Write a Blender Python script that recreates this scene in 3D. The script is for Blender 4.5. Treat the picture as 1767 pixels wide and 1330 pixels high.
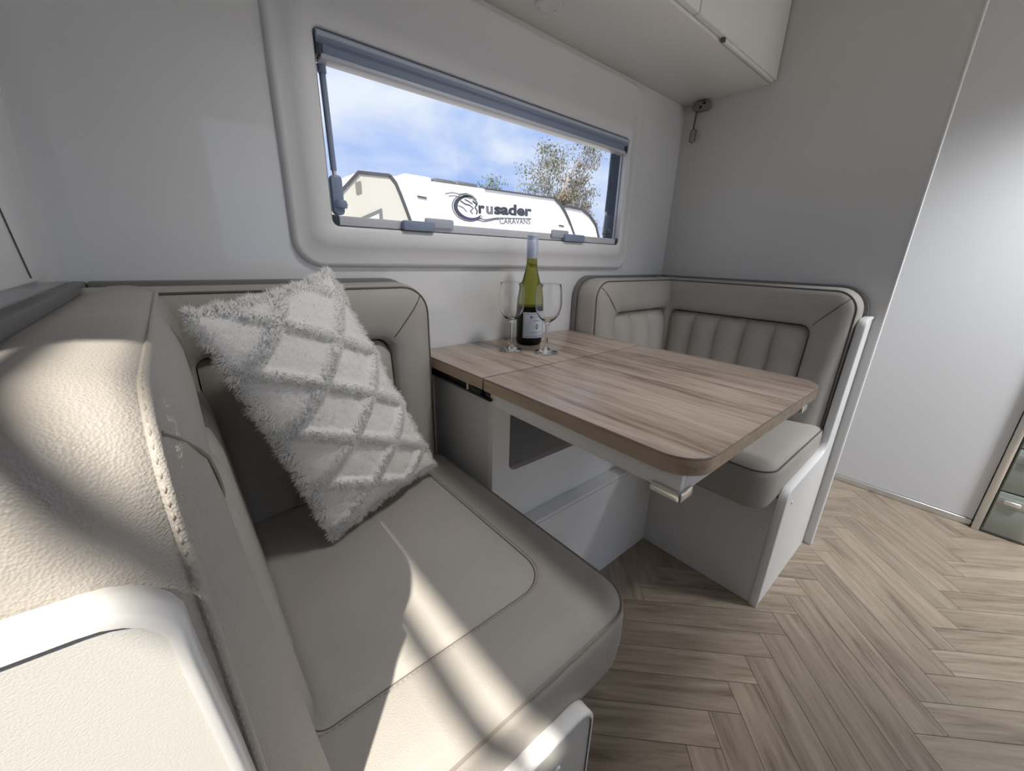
import bpy, bmesh, math, random
from mathutils import Vector, Matrix
random.seed(7)
for o in list(bpy.data.objects): bpy.data.objects.remove(o)
scene = bpy.context.scene
COL = scene.collection

# ------------------------------------------------------------------ camera
CAM = Vector((-0.04532, -0.94124, 0.99721))
R_ = Vector((0.76438037, -0.6441444, 0.0282956)); U_ = Vector((0.18150709, 0.25708271, 0.94919105)); F_ = Vector((0.61869041, 0.72040715, -0.31342575))
cd = bpy.data.cameras.new('camera'); cam = bpy.data.objects.new('camera', cd); COL.objects.link(cam)
cd.sensor_width = 36.0; cd.lens = 36.0 * 674.49 / 1767.0; cd.clip_start = 0.01; cd.clip_end = 300
m = Matrix((R_, U_, -F_)).transposed().to_4x4(); m.translation = CAM
cam.matrix_world = m
scene.camera = cam

# ------------------------------------------------------------------ sky, sun, exposure
w = bpy.data.worlds.new('sky'); scene.world = w; w.use_nodes = True
nt = w.node_tree; nt.nodes.clear()
def wn(t, **k):
    n = nt.nodes.new(t)
    for a, b in k.items(): setattr(n, a, b)
    return n
tc = wn('ShaderNodeTexCoord')
mp = wn('ShaderNodeMapping'); mp.inputs['Scale'].default_value = (1.0, 1.0, 2.6); mp.inputs['Rotation'].default_value = (0.15, 0.3, 0.6)
nt.links.new(tc.outputs['Generated'], mp.inputs['Vector'])
nz = wn('ShaderNodeTexNoise'); nz.inputs['Scale'].default_value = 2.3; nz.inputs['Detail'].default_value = 7; nz.inputs['Roughness'].default_value = 0.55; nz.inputs['Distortion'].default_value = 0.35
nt.links.new(mp.outputs['Vector'], nz.inputs['Vector'])
cr = wn('ShaderNodeValToRGB'); cr.color_ramp.elements[0].position = 0.40; cr.color_ramp.elements[0].color = (0, 0, 0, 1); cr.color_ramp.elements[1].position = 0.62; cr.color_ramp.elements[1].color = (1, 1, 1, 1)
nt.links.new(nz.outputs['Fac'], cr.inputs['Fac'])
mx = wn('ShaderNodeMix', data_type='RGBA'); mx.inputs[6].default_value = (0.40, 0.56, 0.93, 1); mx.inputs[7].default_value = (0.86, 0.92, 1.0, 1)
nt.links.new(cr.outputs['Color'], mx.inputs[0])
bg = wn('ShaderNodeBackground'); bg.inputs['Strength'].default_value = 0.79
nt.links.new(mx.outputs[2], bg.inputs['Color'])
ow = wn('ShaderNodeOutputWorld'); nt.links.new(bg.outputs['Background'], ow.inputs['Surface'])

SUN_DIR = Vector((0.249, 0.247, -0.44)).normalized()
sl = bpy.data.lights.new('sun', 'SUN'); sun = bpy.data.objects.new('sun', sl); COL.objects.link(sun)
sl.energy = 6.1; sl.angle = math.radians(0.9); sl.color = (1.0, 0.93, 0.82)
sun.rotation_euler = SUN_DIR.to_track_quat('-Z', 'Y').to_euler(); sun.location = (-3, -4, 6)

vs = scene.view_settings
vs.view_transform = 'Standard'; vs.look = 'None'; vs.gamma = 1.0; vs.use_curve_mapping = False; vs.exposure = 0.38

# ------------------------------------------------------------------ materials
MATS = {}
def mat(name, color, rough=0.5, metal=0.0, coat=0.0, coat_rough=0.1, spec=0.5, trans=0.0, ior=1.45, bump=None, var=None, sheen=0.0):
    """bump=(kind, scale, strength, distance); var=(scale, amount) small mottling of the colour"""
    if name in MATS: return MATS[name]
    M = bpy.data.materials.new(name); M.use_nodes = True; N = M.node_tree; b = N.nodes['Principled BSDF']
    b.inputs['Base Color'].default_value = (*color, 1); b.inputs['Roughness'].default_value = rough; b.inputs['Metallic'].default_value = metal
    b.inputs['Coat Weight'].default_value = coat; b.inputs['Coat Roughness'].default_value = coat_rough
    b.inputs['Specular IOR Level'].default_value = spec; b.inputs['Transmission Weight'].default_value = trans; b.inputs['IOR'].default_value = ior
    b.inputs['Sheen Weight'].default_value = sheen
    t = N.nodes.new('ShaderNodeTexCoord')
    if var:
        n = N.nodes.new('ShaderNodeTexNoise'); n.inputs['Scale'].default_value = var[0]; n.inputs['Detail'].default_value = 4
        N.links.new(t.outputs['Object'], n.inputs['Vector'])
        r = N.nodes.new('ShaderNodeValToRGB'); r.color_ramp.elements[0].position = .3; r.color_ramp.elements[1].position = .7
        r.color_ramp.elements[0].color = tuple(c * (1 - var[1]) for c in color) + (1,); r.color_ramp.elements[1].color = tuple(min(1, c * (1 + var[1])) for c in color) + (1,)
        N.links.new(n.outputs['Fac'], r.inputs['Fac']); N.links.new(r.outputs['Color'], b.inputs['Base Color'])
    if bump:
        kind, sc, st, dist = bump
        if kind == 'voronoi':
            n = N.nodes.new('ShaderNodeTexVoronoi'); n.feature = 'F1'; n.inputs['Scale'].default_value = sc; out = n.outputs['Distance']
        else:
            n = N.nodes.new('ShaderNodeTexNoise'); n.inputs['Scale'].default_value = sc; n.inputs['Detail'].default_value = 5; out = n.outputs['Fac']
        N.links.new(t.outputs['Object'], n.inputs['Vector'])
        bp = N.nodes.new('ShaderNodeBump'); bp.inputs['Strength'].default_value = st; bp.inputs['Distance'].default_value = dist
        N.links.new(out, bp.inputs['Height']); N.links.new(bp.outputs['Normal'], b.inputs['Normal'])
    MATS[name] = M; return M

def wood(name, c0, c1, c2, scale, rough, spec=0.4, per_object=False, tone=0.0, axis='y'):
    if name in MATS: return MATS[name]
    M = bpy.data.materials.new(name); M.use_nodes = True; N = M.node_tree; b = N.nodes['Principled BSDF']; L = N.links.new
    b.inputs['Roughness'].default_value = rough; b.inputs['Specular IOR Level'].default_value = spec
    t = N.nodes.new('ShaderNodeTexCoord'); oi = N.nodes.new('ShaderNodeObjectInfo')
    ad = N.nodes.new('ShaderNodeVectorMath'); ad.operation = 'ADD'
    sc = N.nodes.new('ShaderNodeVectorMath'); sc.operation = 'SCALE'; sc.inputs[0].default_value = (9.1, 5.3, 3.7)
    if per_object: L(oi.outputs['Random'], sc.inputs['Scale'])
    else: sc.inputs['Scale'].default_value = 0
    L(t.outputs['Object'], ad.inputs[0]); L(sc.outputs['Vector'], ad.inputs[1])
    mpn = N.nodes.new('ShaderNodeMapping'); mpn.inputs['Scale'].default_value = (scale, scale * .085, scale) if axis == 'y' else (scale * .085, scale, scale)
    L(ad.outputs['Vector'], mpn.inputs['Vector'])
    n1 = N.nodes.new('ShaderNodeTexNoise'); n1.inputs['Scale'].default_value = 1.0; n1.inputs['Detail'].default_value = 8; n1.inputs['Roughness'].default_value = .62; n1.inputs['Distortion'].default_value = 1.1
    L(mpn.outputs['Vector'], n1.inputs['Vector'])
    n2 = N.nodes.new('ShaderNodeTexNoise'); n2.inputs['Scale'].default_value = 4.5; n2.inputs['Detail'].default_value = 6; n2.inputs['Roughness'].default_value = .7
    L(mpn.outputs['Vector'], n2.inputs['Vector'])
    mixn = N.nodes.new('ShaderNodeMath'); mixn.operation = 'MULTIPLY_ADD'; mixn.inputs[1].default_value = .35
    L(n2.outputs['Fac'], mixn.inputs[0])
    m2 = N.nodes.new('ShaderNodeMath'); m2.operation = 'MULTIPLY'; m2.inputs[1].default_value = .65; L(n1.outputs['Fac'], m2.inputs[0]); L(m2.outputs[0], mixn.inputs[2])
    r = N.nodes.new('ShaderNodeValToRGB'); e = r.color_ramp.elements
    e[0].position = .36; e[0].color = (*c0, 1); e[1].position = .62; e[1].color = (*c2, 1); k = e.new(.47); k.color = (*c1, 1)
    L(mixn.outputs[0], r.inputs['Fac'])
    hs = N.nodes.new('ShaderNodeHueSaturation'); L(r.outputs['Color'], hs.inputs['Color'])
    if per_object:
        mr = N.nodes.new('ShaderNodeMapRange'); mr.inputs['To Min'].default_value = 1 - tone; mr.inputs['To Max'].default_value = 1 + tone
        L(oi.outputs['Random'], mr.inputs['Value']); L(mr.outputs['Result'], hs.inputs['Value'])
    L(hs.outputs['Color'], b.inputs['Base Color'])
    bp = N.nodes.new('ShaderNodeBump'); bp.inputs['Strength'].default_value = .12; bp.inputs['Distance'].default_value = .001
    L(mixn.outputs[0], bp.inputs['Height']); L(bp.outputs['Normal'], b.inputs['Normal'])
    MATS[name] = M; return M

def pane_mat(name, tint, refl):
    M = bpy.data.materials.new(name); M.use_nodes = True; N = M.node_tree; N.nodes.remove(N.nodes['Principled BSDF'])
    t = N.nodes.new('ShaderNodeBsdfTransparent'); t.inputs['Color'].default_value = (*tint, 1)
    g = N.nodes.new('ShaderNodeBsdfGlossy'); g.inputs['Roughness'].default_value = .02
    lw = N.nodes.new('ShaderNodeLayerWeight'); lw.inputs['Blend'].default_value = .5
    pw = N.nodes.new('ShaderNodeMath'); pw.operation = 'POWER'; pw.inputs[1].default_value = 5; N.links.new(lw.outputs['Facing'], pw.inputs[0])
    ma = N.nodes.new('ShaderNodeMath'); ma.operation = 'MULTIPLY_ADD'; ma.inputs[1].default_value = refl; ma.inputs[2].default_value = .02; N.links.new(pw.outputs[0], ma.inputs[0])
    mxs = N.nodes.new('ShaderNodeMixShader'); N.links.new(ma.outputs[0], mxs.inputs[0]); N.links.new(t.outputs[0], mxs.inputs[1]); N.links.new(g.outputs[0], mxs.inputs[2])
    N.links.new(mxs.outputs[0], N.nodes['Material Output'].inputs['Surface']); return M

LEATHER = mat('taupe_leather', (.43, .405, .372), .46, spec=.45, bump=('voronoi', 680, .42, .0008), var=(9, .04))
LEATHER_D = mat('dark_taupe_vinyl', (.19, .185, .18), .5, bump=('voronoi', 420, .2, .0005))
PIPING = mat('brown_piping', (.12, .105, .095), .5)
THREAD = mat('beige_thread', (.42, .38, .33), .7)
GEL = mat('white_gelcoat_wall', (.77, .78, .79), .32, coat=1.0, coat_rough=.04, bump=('noise', 5, .06, .004))
PARTN = mat('white_partition_board', (.70, .70, .685), .42, coat=.15, coat_rough=.25)
WHITE = mat('white_gloss_board', (.86, .86, .85), .35)
FRAME = mat('white_moulded_plastic', (.82, .825, .84), .38)
TRIM = mat('white_edge_trim', (.86, .86, .86), .28)
LAMIN = mat('textured_white_laminate', (.74, .735, .71), .5, bump=('noise', 900, .35, .0005))
GREYB = mat('grey_seat_base_board', (.76, .76, .75), .45)
CABW = mat('white_cabinet_board', (.85, .85, .83), .4)
BLACK = mat('black_plastic', (.012, .012, .014), .45)
DARKBLUE = mat('dark_blue_trim', (.03, .045, .07), .4)
BLUEGREY = mat('grey_window_hardware', (.27, .33, .46), .4)
ALU = mat('brushed_aluminium', (.72, .72, .70), .3, metal=.7)
CHROME = mat('clear_metal_clip', (.75, .74, .70), .18, metal=.6)
SAGE = mat('sage_drawer_front', (.36, .40, .36), .4)
TABLE = wood('oak_table_laminate', (.165, .118, .088), (.375, .295, .24), (.50, .415, .35), 17, .27, spec=.6)
TEDGE = wood('oak_edge_band', (.36, .265, .175), (.48, .365, .255), (.57, .445, .32), 30, .45)
PLANK = wood('oak_floor_plank', (.18, .137, .10), (.30, .24, .183), (.40, .33, .258), 26, .42, per_object=True, tone=.10, axis='x')
FLOORB = mat('dark_floor_joint', (.07, .055, .045), .8)
GLASS = mat('clear_glass', (1, 1, 1), .0, trans=1.0, ior=1.45)
BGLASS = mat('olive_bottle_glass', (.30, .31, .06), .03, trans=1.0, ior=1.3)
DARKCORE = mat('dark_bottle_core', (.012, .014, .008), .25)
CAPM = mat('pale_blue_screw_cap', (.55, .63, .76), .35, metal=.2)
LABELM = mat('white_paper_label', (.62, .66, .74), .6)
INK = mat('navy_ink', (.03, .05, .16), .6)
INKG = mat('grey_ink', (.18, .2, .26), .6)
CREAM = mat('cream_fleece', (.92, .905, .87), .95, sheen=.3, bump=('noise', 700, .5, .001))
FUR = mat('cream_fleece_pile', (.94, .925, .89), .95, sheen=.3)
VANW = mat('white_caravan_skin', (.82, .83, .84), .4)
VANC = mat('cream_caravan_nose_panel', (.52, .51, .45), .4)
VAND = mat('dark_grey_van_trim', (.06, .062, .065), .5)
LOGO = mat('charcoal_logo_vinyl', (.03, .035, .05), .5)
LOGOG = mat('light_grey_logo_vinyl', (.13, .135, .15), .5)
LOGOP = mat('dark_purple_logo_vinyl', (.06, .04, .11), .5)
GRAVEL = mat('pale_gravel', (.42, .38, .33), .9, var=(3, .2))
BARK = mat('grey_gum_bark', (.24, .21, .185), .9, var=(6, .3))
LEAF = mat('olive_gum_leaf', (.15, .155, .115), .7, var=(2, .45))
LEAF2 = mat('brown_green_leaf', (.185, .16, .12), .7, var=(2, .45))
LEAF3 = mat('dark_green_leaf', (.10, .12, .07), .7, var=(2, .4))
PANE = pane_mat('acrylic_window_pane', (.97, .98, 1.0), .6)

# ------------------------------------------------------------------ helpers
BASE = {}
def link(name, verts, faces, mtl, parent=None, smooth=False, bevel=0, bseg=2, recalc=True, autosmooth=None, base=None):
    verts = [Vector(v) for v in verts]
    if parent is not None: b0 = BASE[parent.name]
    elif base is not None: b0 = Vector(base)
    else:
        b0 = Vector(((min(v.x for v in verts) + max(v.x for v in verts)) / 2, (min(v.y for v in verts) + max(v.y for v in verts)) / 2, min(v.z for v in verts)))
    me = bpy.data.meshes.new(name); me.from_pydata([v - b0 for v in verts], [], faces)
    bm = bmesh.new(); bm.from_mesh(me)
    if recalc: bmesh.ops.recalc_face_normals(bm, faces=bm.faces)
    if bevel:
        ed = [e for e in bm.edges if len(e.link_faces) == 2 and e.calc_face_angle(0) > .6]
        bmesh.ops.bevel(bm, geom=ed, offset=bevel, segments=bseg, affect='EDGES', profile=.5, clamp_overlap=True)
    if smooth:
        for f in bm.faces: f.smooth = True
        if autosmooth:
            for e in bm.edges:
                if len(e.link_faces) == 2 and e.calc_face_angle(0) > autosmooth: e.smooth = False
    bm.to_mesh(me); bm.free()
    me.materials.append(mtl)
    o = bpy.data.objects.new(name, me); COL.objects.link(o)
    if parent is not None: o.parent = parent
    else: o.location = b0
    BASE[o.name] = b0
    return o
def thing(name, label, cat, loc, group=None):
    o = bpy.data.objects.new(name, None); COL.objects.link(o); o.location = loc; o.empty_display_size = .05
    o['label'] = label; o['category'] = cat
    if group: o['group'] = group
    BASE[o.name] = Vector(loc); return o
def tag(o, label, cat, group=None):
    o['label'] = label; o['category'] = cat
    if group: o['group'] = group
    return o
def struct(o, label=None):
    o['kind'] = 'structure'
    if label: o['label'] = label
    return o
def lab(o, label): o['label'] = label; return o
BF = [(0, 3, 2, 1), (4, 5, 6, 7), (0, 1, 5, 4), (1, 2, 6, 5), (2, 3, 7, 6), (3, 0, 4, 7)]
def boxv(lo, hi):
    (a, b, c), (d, e, f) = lo, hi
    return [(a, b, c), (d, b, c), (d, e, c), (a, e, c), (a, b, f), (d, b, f), (d, e, f), (a, e, f)]
def box(name, lo, hi, mtl, parent=None, bevel=0, **k):
    lo, hi = tuple(map(min, lo, hi)), tuple(map(max, lo, hi))
    return link(name, boxv(lo, hi), BF, mtl, parent, bevel=bevel, smooth=bool(bevel), autosmooth=.9 if bevel else None, **k)
def boxes(name, bl, mtl, parent=None, bevel=0):
    v, f = [], []
    for lo, hi in bl:
        lo, hi = tuple(map(min, lo, hi)), tuple(map(max, lo, hi)); n = len(v)
        v += boxv(lo, hi); f += [tuple(i + n for i in q) for q in BF]
    return link(name, v, f, mtl, parent, bevel=bevel, smooth=bool(bevel), autosmooth=.9 if bevel else None)
def to3(axis, p, d):
    a, b = p
    return {'y': (a, d, b), 'x': (d, a, b), 'z': (a, b, d)}[axis]
def prism(name, poly, axis, d0, d1, mtl, parent=None, bevel=0, smooth=True, fn=None, **k):
    n = len(poly); fn = fn or (lambda p, d: to3(axis, p, d))
    v = [fn(p, d0) for p in poly] + [fn(p, d1) for p in poly]
    f = [tuple(range(n)), tuple(range(2 * n - 1, n - 1, -1))] + [(i, (i + 1) % n, n + (i + 1) % n, n + i) for i in range(n)]
    return link(name, v, f, mtl, parent, smooth=smooth, bevel=bevel, autosmooth=.6, **k)
def rrect(x0, x1, y0, y1, r, K=6, M=1):
    """closed outline; r = radius or (bl, br, tr, tl)"""
    if not isinstance(r, (tuple, list)): r = (r,) * 4
    cs = [(x0 + r[0], y0 + r[0], math.pi, r[0]), (x1 - r[1], y0 + r[1], 1.5 * math.pi, r[1]), (x1 - r[2], y1 - r[2], 0, r[2]), (x0 + r[3], y1 - r[3], .5 * math.pi, r[3])]
    arcs = [[(cx + rr * math.cos(a + .5 * math.pi * i / K), cy + rr * math.sin(a + .5 * math.pi * i / K)) for i in range(K + 1)] for cx, cy, a, rr in cs]
    out = []
    for i in range(4):
        out += arcs[i]; p, q = arcs[i][-1], arcs[(i + 1) % 4][0]
        for j in range(1, M): out.append((p[0] + (q[0] - p[0]) * j / M, p[1] + (q[1] - p[1]) * j / M))
    return out
def ringmesh(name, rings, mtl, parent=None, cap0=False, cap1=False, smooth=True, auto=.7, **k):
    n = len(rings[0]); v = [p for r in rings for p in r]; f = []
    for j in range(len(rings) - 1):
        for i in range(n): f.append((j * n + i, j * n + (i + 1) % n, (j + 1) * n + (i + 1) % n, (j + 1) * n + i))
    if cap0: f.append(tuple(range(n - 1, -1, -1)))
    if cap1: f.append(tuple((len(rings) - 1) * n + i for i in range(n)))
    return link(name, v, f, mtl, parent, smooth=smooth, autosmooth=auto, **k)
def tubevf(pts, r, n=8, closed=False):
    pts = [Vector(p) for p in pts]; N = len(pts); v, f = [], []
    up = None
    for i, p in enumerate(pts):
        a = pts[(i - 1) % N] if (closed or i > 0) else p; b = pts[(i + 1) % N] if (closed or i < N - 1) else p
        t = (b - a).normalized()
        if up is None:
            up = Vector((0, 0, 1)) if abs(t.z) < .9 else Vector((1, 0, 0))
        s = t.cross(up).normalized(); up = s.cross(t).normalized()
        rr = r[i] if isinstance(r, (list, tuple)) else r
        for j in range(n):
            an = 2 * math.pi * j / n; v.append(p + (s * math.cos(an) + up * math.sin(an)) * rr)
    for i in range(N if closed else N - 1):
        a, b = i * n, ((i + 1) % N) * n
        for j in range(n): f.append((a + j, a + (j + 1) % n, b + (j + 1) % n, b + j))
    if not closed: f.append(tuple(range(n - 1, -1, -1))); f.append(tuple((N - 1) * n + j for j in range(n)))
    return v, f
def tube(name, pts, r, mtl, parent=None, n=8, closed=False, **k):
    v, f = tubevf(pts, r, n, closed); return link(name, v, f, mtl, parent, smooth=True, autosmooth=1.0, **k)
def lathe(name, prof, c, mtl, parent=None, n=40, **k):
    v, f = [], []
    for r, z in prof:
        for j in range(n):
            a = 2 * math.pi * j / n; v.append((c[0] + r * math.cos(a), c[1] + r * math.sin(a), c[2] + z))
    for i in range(len(prof) - 1):
        for j in range(n): f.append((i * n + j, i * n + (j + 1) % n, (i + 1) * n + (j + 1) % n, (i + 1) * n + j))
    if prof[0][0] > 1e-6: f.append(tuple(range(n - 1, -1, -1)))
    if prof[-1][0] > 1e-6: f.append(tuple((len(prof) - 1) * n + j for j in range(n)))
    o = link(name, v, f, mtl, parent, smooth=True, autosmooth=.9, **k)
    return o
def resample(pts, step, closed=False):
    pts = [Vector(p) for p in pts]
    if closed: pts = pts + [pts[0]]
    out = [pts[0].copy()]; acc = 0
    for a, b in zip(pts, pts[1:]):
        L = (b - a).length; d = step - acc
        while d <= L:
            out.append(a.lerp(b, d / L)); d += step
        acc = (acc + L) % step if L else acc
    return out
def stitches(name, pts, mtl, parent, step=.006, frac=.62, r=.0011):
    P = resample(pts, step); v, f = [], []
    for a, b in zip(P, P[1:]):
        tv, tf = tubevf([a, a.lerp(b, frac * .5), a.lerp(b, frac)], [r * .5, r, r * .5], 5); n = len(v); v += tv; f += [tuple(i + n for i in q) for q in tf]
    o = link(name, v, f, mtl, parent, smooth=True); return o
def text_mesh(name, body, size, mtl, parent, M, width=1.0, offset=0.0, extrude=.0005, shear=0.0, align='LEFT'):
    c = bpy.data.curves.new(name, 'FONT'); c.body = body; c.size = size; c.offset = offset; c.extrude = extrude; c.shear = shear; c.align_x = align; c.resolution_u = 4
    t = bpy.data.objects.new('tmp_text', c); COL.objects.link(t)
    bpy.context.view_layer.update(); dg = bpy.context.evaluated_depsgraph_get()
    me = bpy.data.meshes.new_from_object(t.evaluated_get(dg)); bpy.data.objects.remove(t)
    v = [M @ Vector((q.co.x * width, q.co.y, q.co.z)) for q in me.vertices]; f = [tuple(p.vertices) for p in me.polygons]
    bpy.data.meshes.remove(me)
    return link(name, v, f, mtl, parent, recalc=False)

# ------------------------------------------------------------------ main dimensions
XL, XR = -0.168, 1.611          # end boards of the two benches
YF = -2.25                      # opposite side wall
ZC = 2.0                        # ceiling
TABLE_FILL_W, DOOR_FILL_W = 37.0, 190.0  # power of the added fill spots
TT = 0.7525                     # table top
X0, X1 = -1.75, 2.32            # room ends

# ------------------------------------------------------------------ room shell
wx0, wx1, wz0, wz1 = .238, 1.249, 1.05, 1.393
struct(boxes('wall_window', [((X0, 0, 0), (wx0, .04, ZC)), ((wx1, 0, 0), (X1, .04, ZC)), ((wx0, 0, 0), (wx1, .04, wz0)), ((wx0, 0, wz1), (wx1, .04, ZC))], GEL), 'glossy white caravan side wall around the window')
struct(box('wall_left', (XL - .022, -.44, 0), (XL, 0, ZC), GEL), 'white end wall behind the nearest bench')
struct(box('wall_partition', (XR, -.757, 0), (XR + .022, 0, ZC), PARTN), 'plain white partition wall behind the far bench')
struct(box('trim_1', (XR - .0015, -.7605, 0), (XR + .0235, -.757, ZC), TRIM), 'thin white edge strip of the partition wall')
struct(box('wall_end_left', (X0 - .04, YF, 0), (X0, .04, ZC), GEL))
struct(box('wall_end_right', (X1, YF, 0), (X1 + .04, .04, ZC), GEL))
dx0, dx1, dz1 = 1.25, 2.05, 1.88    # unseen entrance doorway in the opposite side wall, widened for daylight
ox0, ox1, oz0, oz1 = .25, 1.1, .92, 1.72   # unseen opposite window, added to let in more daylight
struct(boxes('wall_opposite', [((X0, YF - .04, 0), (ox0, YF, ZC)), ((ox0, YF - .04, 0), (ox1, YF, oz0)), ((ox0, YF - .04, oz1), (ox1, YF, ZC)), ((ox1, YF - .04, 0), (dx0, YF, ZC)),
     ((dx0, YF - .04, dz1), (dx1, YF, ZC)), ((dx1, YF - .04, 0), (X1, YF, ZC))], GEL))
hx0, hx1, hy0, hy1 = -1.12, -.671, -1.66, -1.14   # roof hatch
struct(boxes('ceiling', [((X0, YF, ZC), (hx0, .04, ZC + .03)), ((hx1, YF, ZC), (X1, .04, ZC + .03)), ((hx0, YF, ZC), (hx1, hy0, ZC + .03)), ((hx0, hy1, ZC), (hx1, .04, ZC + .03))], GEL))
hf = struct(boxes('window_2', [((hx0 - .03, hy0 - .03, ZC - .012), (hx0, hy1 + .03, ZC)), ((hx1, hy0 - .03, ZC - .012), (hx1 + .03, hy1 + .03, ZC)), ((hx0, hy0 - .03, ZC - .012), (hx1, hy0, ZC)), ((hx0, hy1, ZC - .012), (hx1, hy1 + .03, ZC)),
     ((-.742, hy0, ZC), (-.722, hy1, ZC + .02))], FRAME), 'white roof hatch frame with one bar')
# added fill spots, unseen, with ring fixtures like ceiling downlights
def fill_spot(x, y, target, power, half, label, col=(1.0, .97, .94), rad=.13):
    o = lathe('fill_spotlight', [(.044, -.004), (.060, -.008), (.066, -.004), (.066, -.0005), (.044, -.0005), (.044, -.004)], (x, y, ZC), TRIM, n=32); tag(o, label, 'lamp', 'added fill spotlights')
    l = bpy.data.lights.new('spot_light', 'SPOT'); l.spot_size = math.radians(2 * half); l.spot_blend = 1.0; l.energy = power; l.color = col; l.shadow_soft_size = rad
    q = bpy.data.objects.new('spot_light', l); COL.objects.link(q); q.location = (x, y, ZC - .012)
    q.rotation_euler = (Vector(target) - q.location).to_track_quat('-Z', 'Y').to_euler(); return o
fill_spot(.72, -.80, (.60, -.22, .73), TABLE_FILL_W, 43, 'added ceiling fill spotlight aimed at the dinette table')
fill_spot(1.92, -1.72, (2.15, -.92, .40), DOOR_FILL_W, 42, 'added ceiling fill spotlight aimed at the sliding door', (.96, .98, 1.0))
# unseen white bench added under the opposite window to bounce sunlight
kb = thing('bounce_bench', 'added white kitchen bench, unseen, bouncing sunlight into the room', 'kitchen bench', (.05, -2.0, 0))
box('carcass', (-1.0, YF + .01, 0), (1.1, -1.80, .855), CABW, kb)
box('benchtop', (-1.02, YF + .002, .856), (1.12, -1.77, .885), WHITE, kb, bevel=.004)
for k_ in range(4): box('cabinet_door', (-.99 + k_ * .523, -1.799, .02), (-.475 + k_ * .523, -1.782, .84), CABW, kb, bevel=.002)
# floor and herringbone planks
fl = struct(box('floor', (X0, YF, -.05), (X1, .0, -.0045), FLOORB), 'oak look herringbone floor')
PW, PL = .0752, .4512
def clip_poly(poly, lo, hi):
    for ax, lim, sg in ((0, lo[0], 1), (0, hi[0], -1), (1, lo[1], 1), (1, hi[1], -1)):
        out = []
        for a, b in zip(poly, poly[1:] + poly[:1]):
            ia, ib = sg * (a[ax] - lim) >= 0, sg * (b[ax] - lim) >= 0
            if ia: out.append(a)
            if ia != ib:
                t = (lim - a[ax]) / (b[ax] - a[ax]); out.append((a[0] + t * (b[0] - a[0]), a[1] + t * (b[1] - a[1])))
        poly = out
        if len(poly) < 3: return []
    return poly
def plank_mesh(poly, nm='plank'):
    n = len(poly); v = [(x, y, -.0045) for x, y in poly] + [(x, y, 0) for x, y in poly]
    cx, cy = sum(p[0] for p in poly) / n, sum(p[1] for p in poly) / n
    f = [tuple(range(n, 2 * n))] + [(i, (i + 1) % n, n + (i + 1) % n, n + i) for i in range(n)]
    me = bpy.data.meshes.new(nm); me.from_pydata(v, [], f)
    bm = bmesh.new(); bm.from_mesh(me); bmesh.ops.recalc_face_normals(bm, faces=bm.faces); bm.to_mesh(me); bm.free()
    me.materials.append(PLANK); return me
g = .0006
full = plank_mesh([(g, g), (PL - g, g), (PL - g, PW - g), (g, PW - g)])
def add_plank(u0, v0, vert):
    # local (u,v) -> world: u along (+x,-y)/sqrt2, v along (+x,+y)/sqrt2 ; columns run along X
    s = math.sqrt(.5); ORG = (1.0 - .0, -.507)
    th = -math.pi / 4 + (math.pi / 2 if vert else 0)
    def wp(u, v): return (ORG[0] + s * (u + v), ORG[1] + s * (-u + v))
    o_uv = (u0 + PW, v0) if vert else (u0, v0)
    o = wp(*o_uv); c, sn = math.cos(th), math.sin(th)
    corners = [(o[0] + c * a - sn * b, o[1] + sn * a + c * b) for a, b in ((0, 0), (PL, 0), (PL, PW), (0, PW))]
    lo, hi = (X0 + .002, YF + .002), (X1 - .002, -.30)
    cx, cy = sum(p[0] for p in corners) / 4, sum(p[1] for p in corners) / 4
    if (cx < .05 and cy > -.55) or (1.35 < cx < 1.6 and cy > -.55) or cx < -.75 or cy < -2.0: return
    if all(lo[0] <= p[0] <= hi[0] and lo[1] <= p[1] <= hi[1] for p in corners): me = full
    else:
        cp = clip_poly(corners, lo, hi)
        if len(cp) < 3: return
        ar = abs(sum(a[0] * b[1] - a[1] * b[0] for a, b in zip(cp, cp[1:] + cp[:1]))) / 2
        if ar < .0015: return
        me = plank_mesh([(c * (p[0] - o[0]) + sn * (p[1] - o[1]), -sn * (p[0] - o[0]) + c * (p[1] - o[1])) for p in cp])
    ob = bpy.data.objects.new('plank', me); COL.objects.link(ob); ob.parent = fl
    ob.location = Vector((o[0], o[1], 0)) - BASE['floor']; ob.rotation_euler = (0, 0, th)
for j in range(-6, 7):
    for k in range(-40, 41):
        bu, bv = k * PW + j * PL, k * PW - j * PL
        add_plank(bu, bv, False); add_plank(bu, bv + PW, True)

# bathroom end wall seen through the aisle: white door, aluminium track and post
dr = struct(box('door_1', (2.285, -1.143, .03), (2.305, -.30, 1.885), mat('white_door_skin', (.80, .81, .83), .35)), 'tall white sliding door at the end of the aisle')
box('bottom_track', (2.278, -1.143, 0), (2.305, -.30, .028), ALU, dr, bevel=.003)
box('door_post', (2.262, -1.168, 0), (2.31, -1.146, ZC - .01), ALU, dr, bevel=.003)
box('head_track', (2.278, -1.143, 1.888), (2.305, -.30, 1.93), ALU, dr, bevel=.003)
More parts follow.
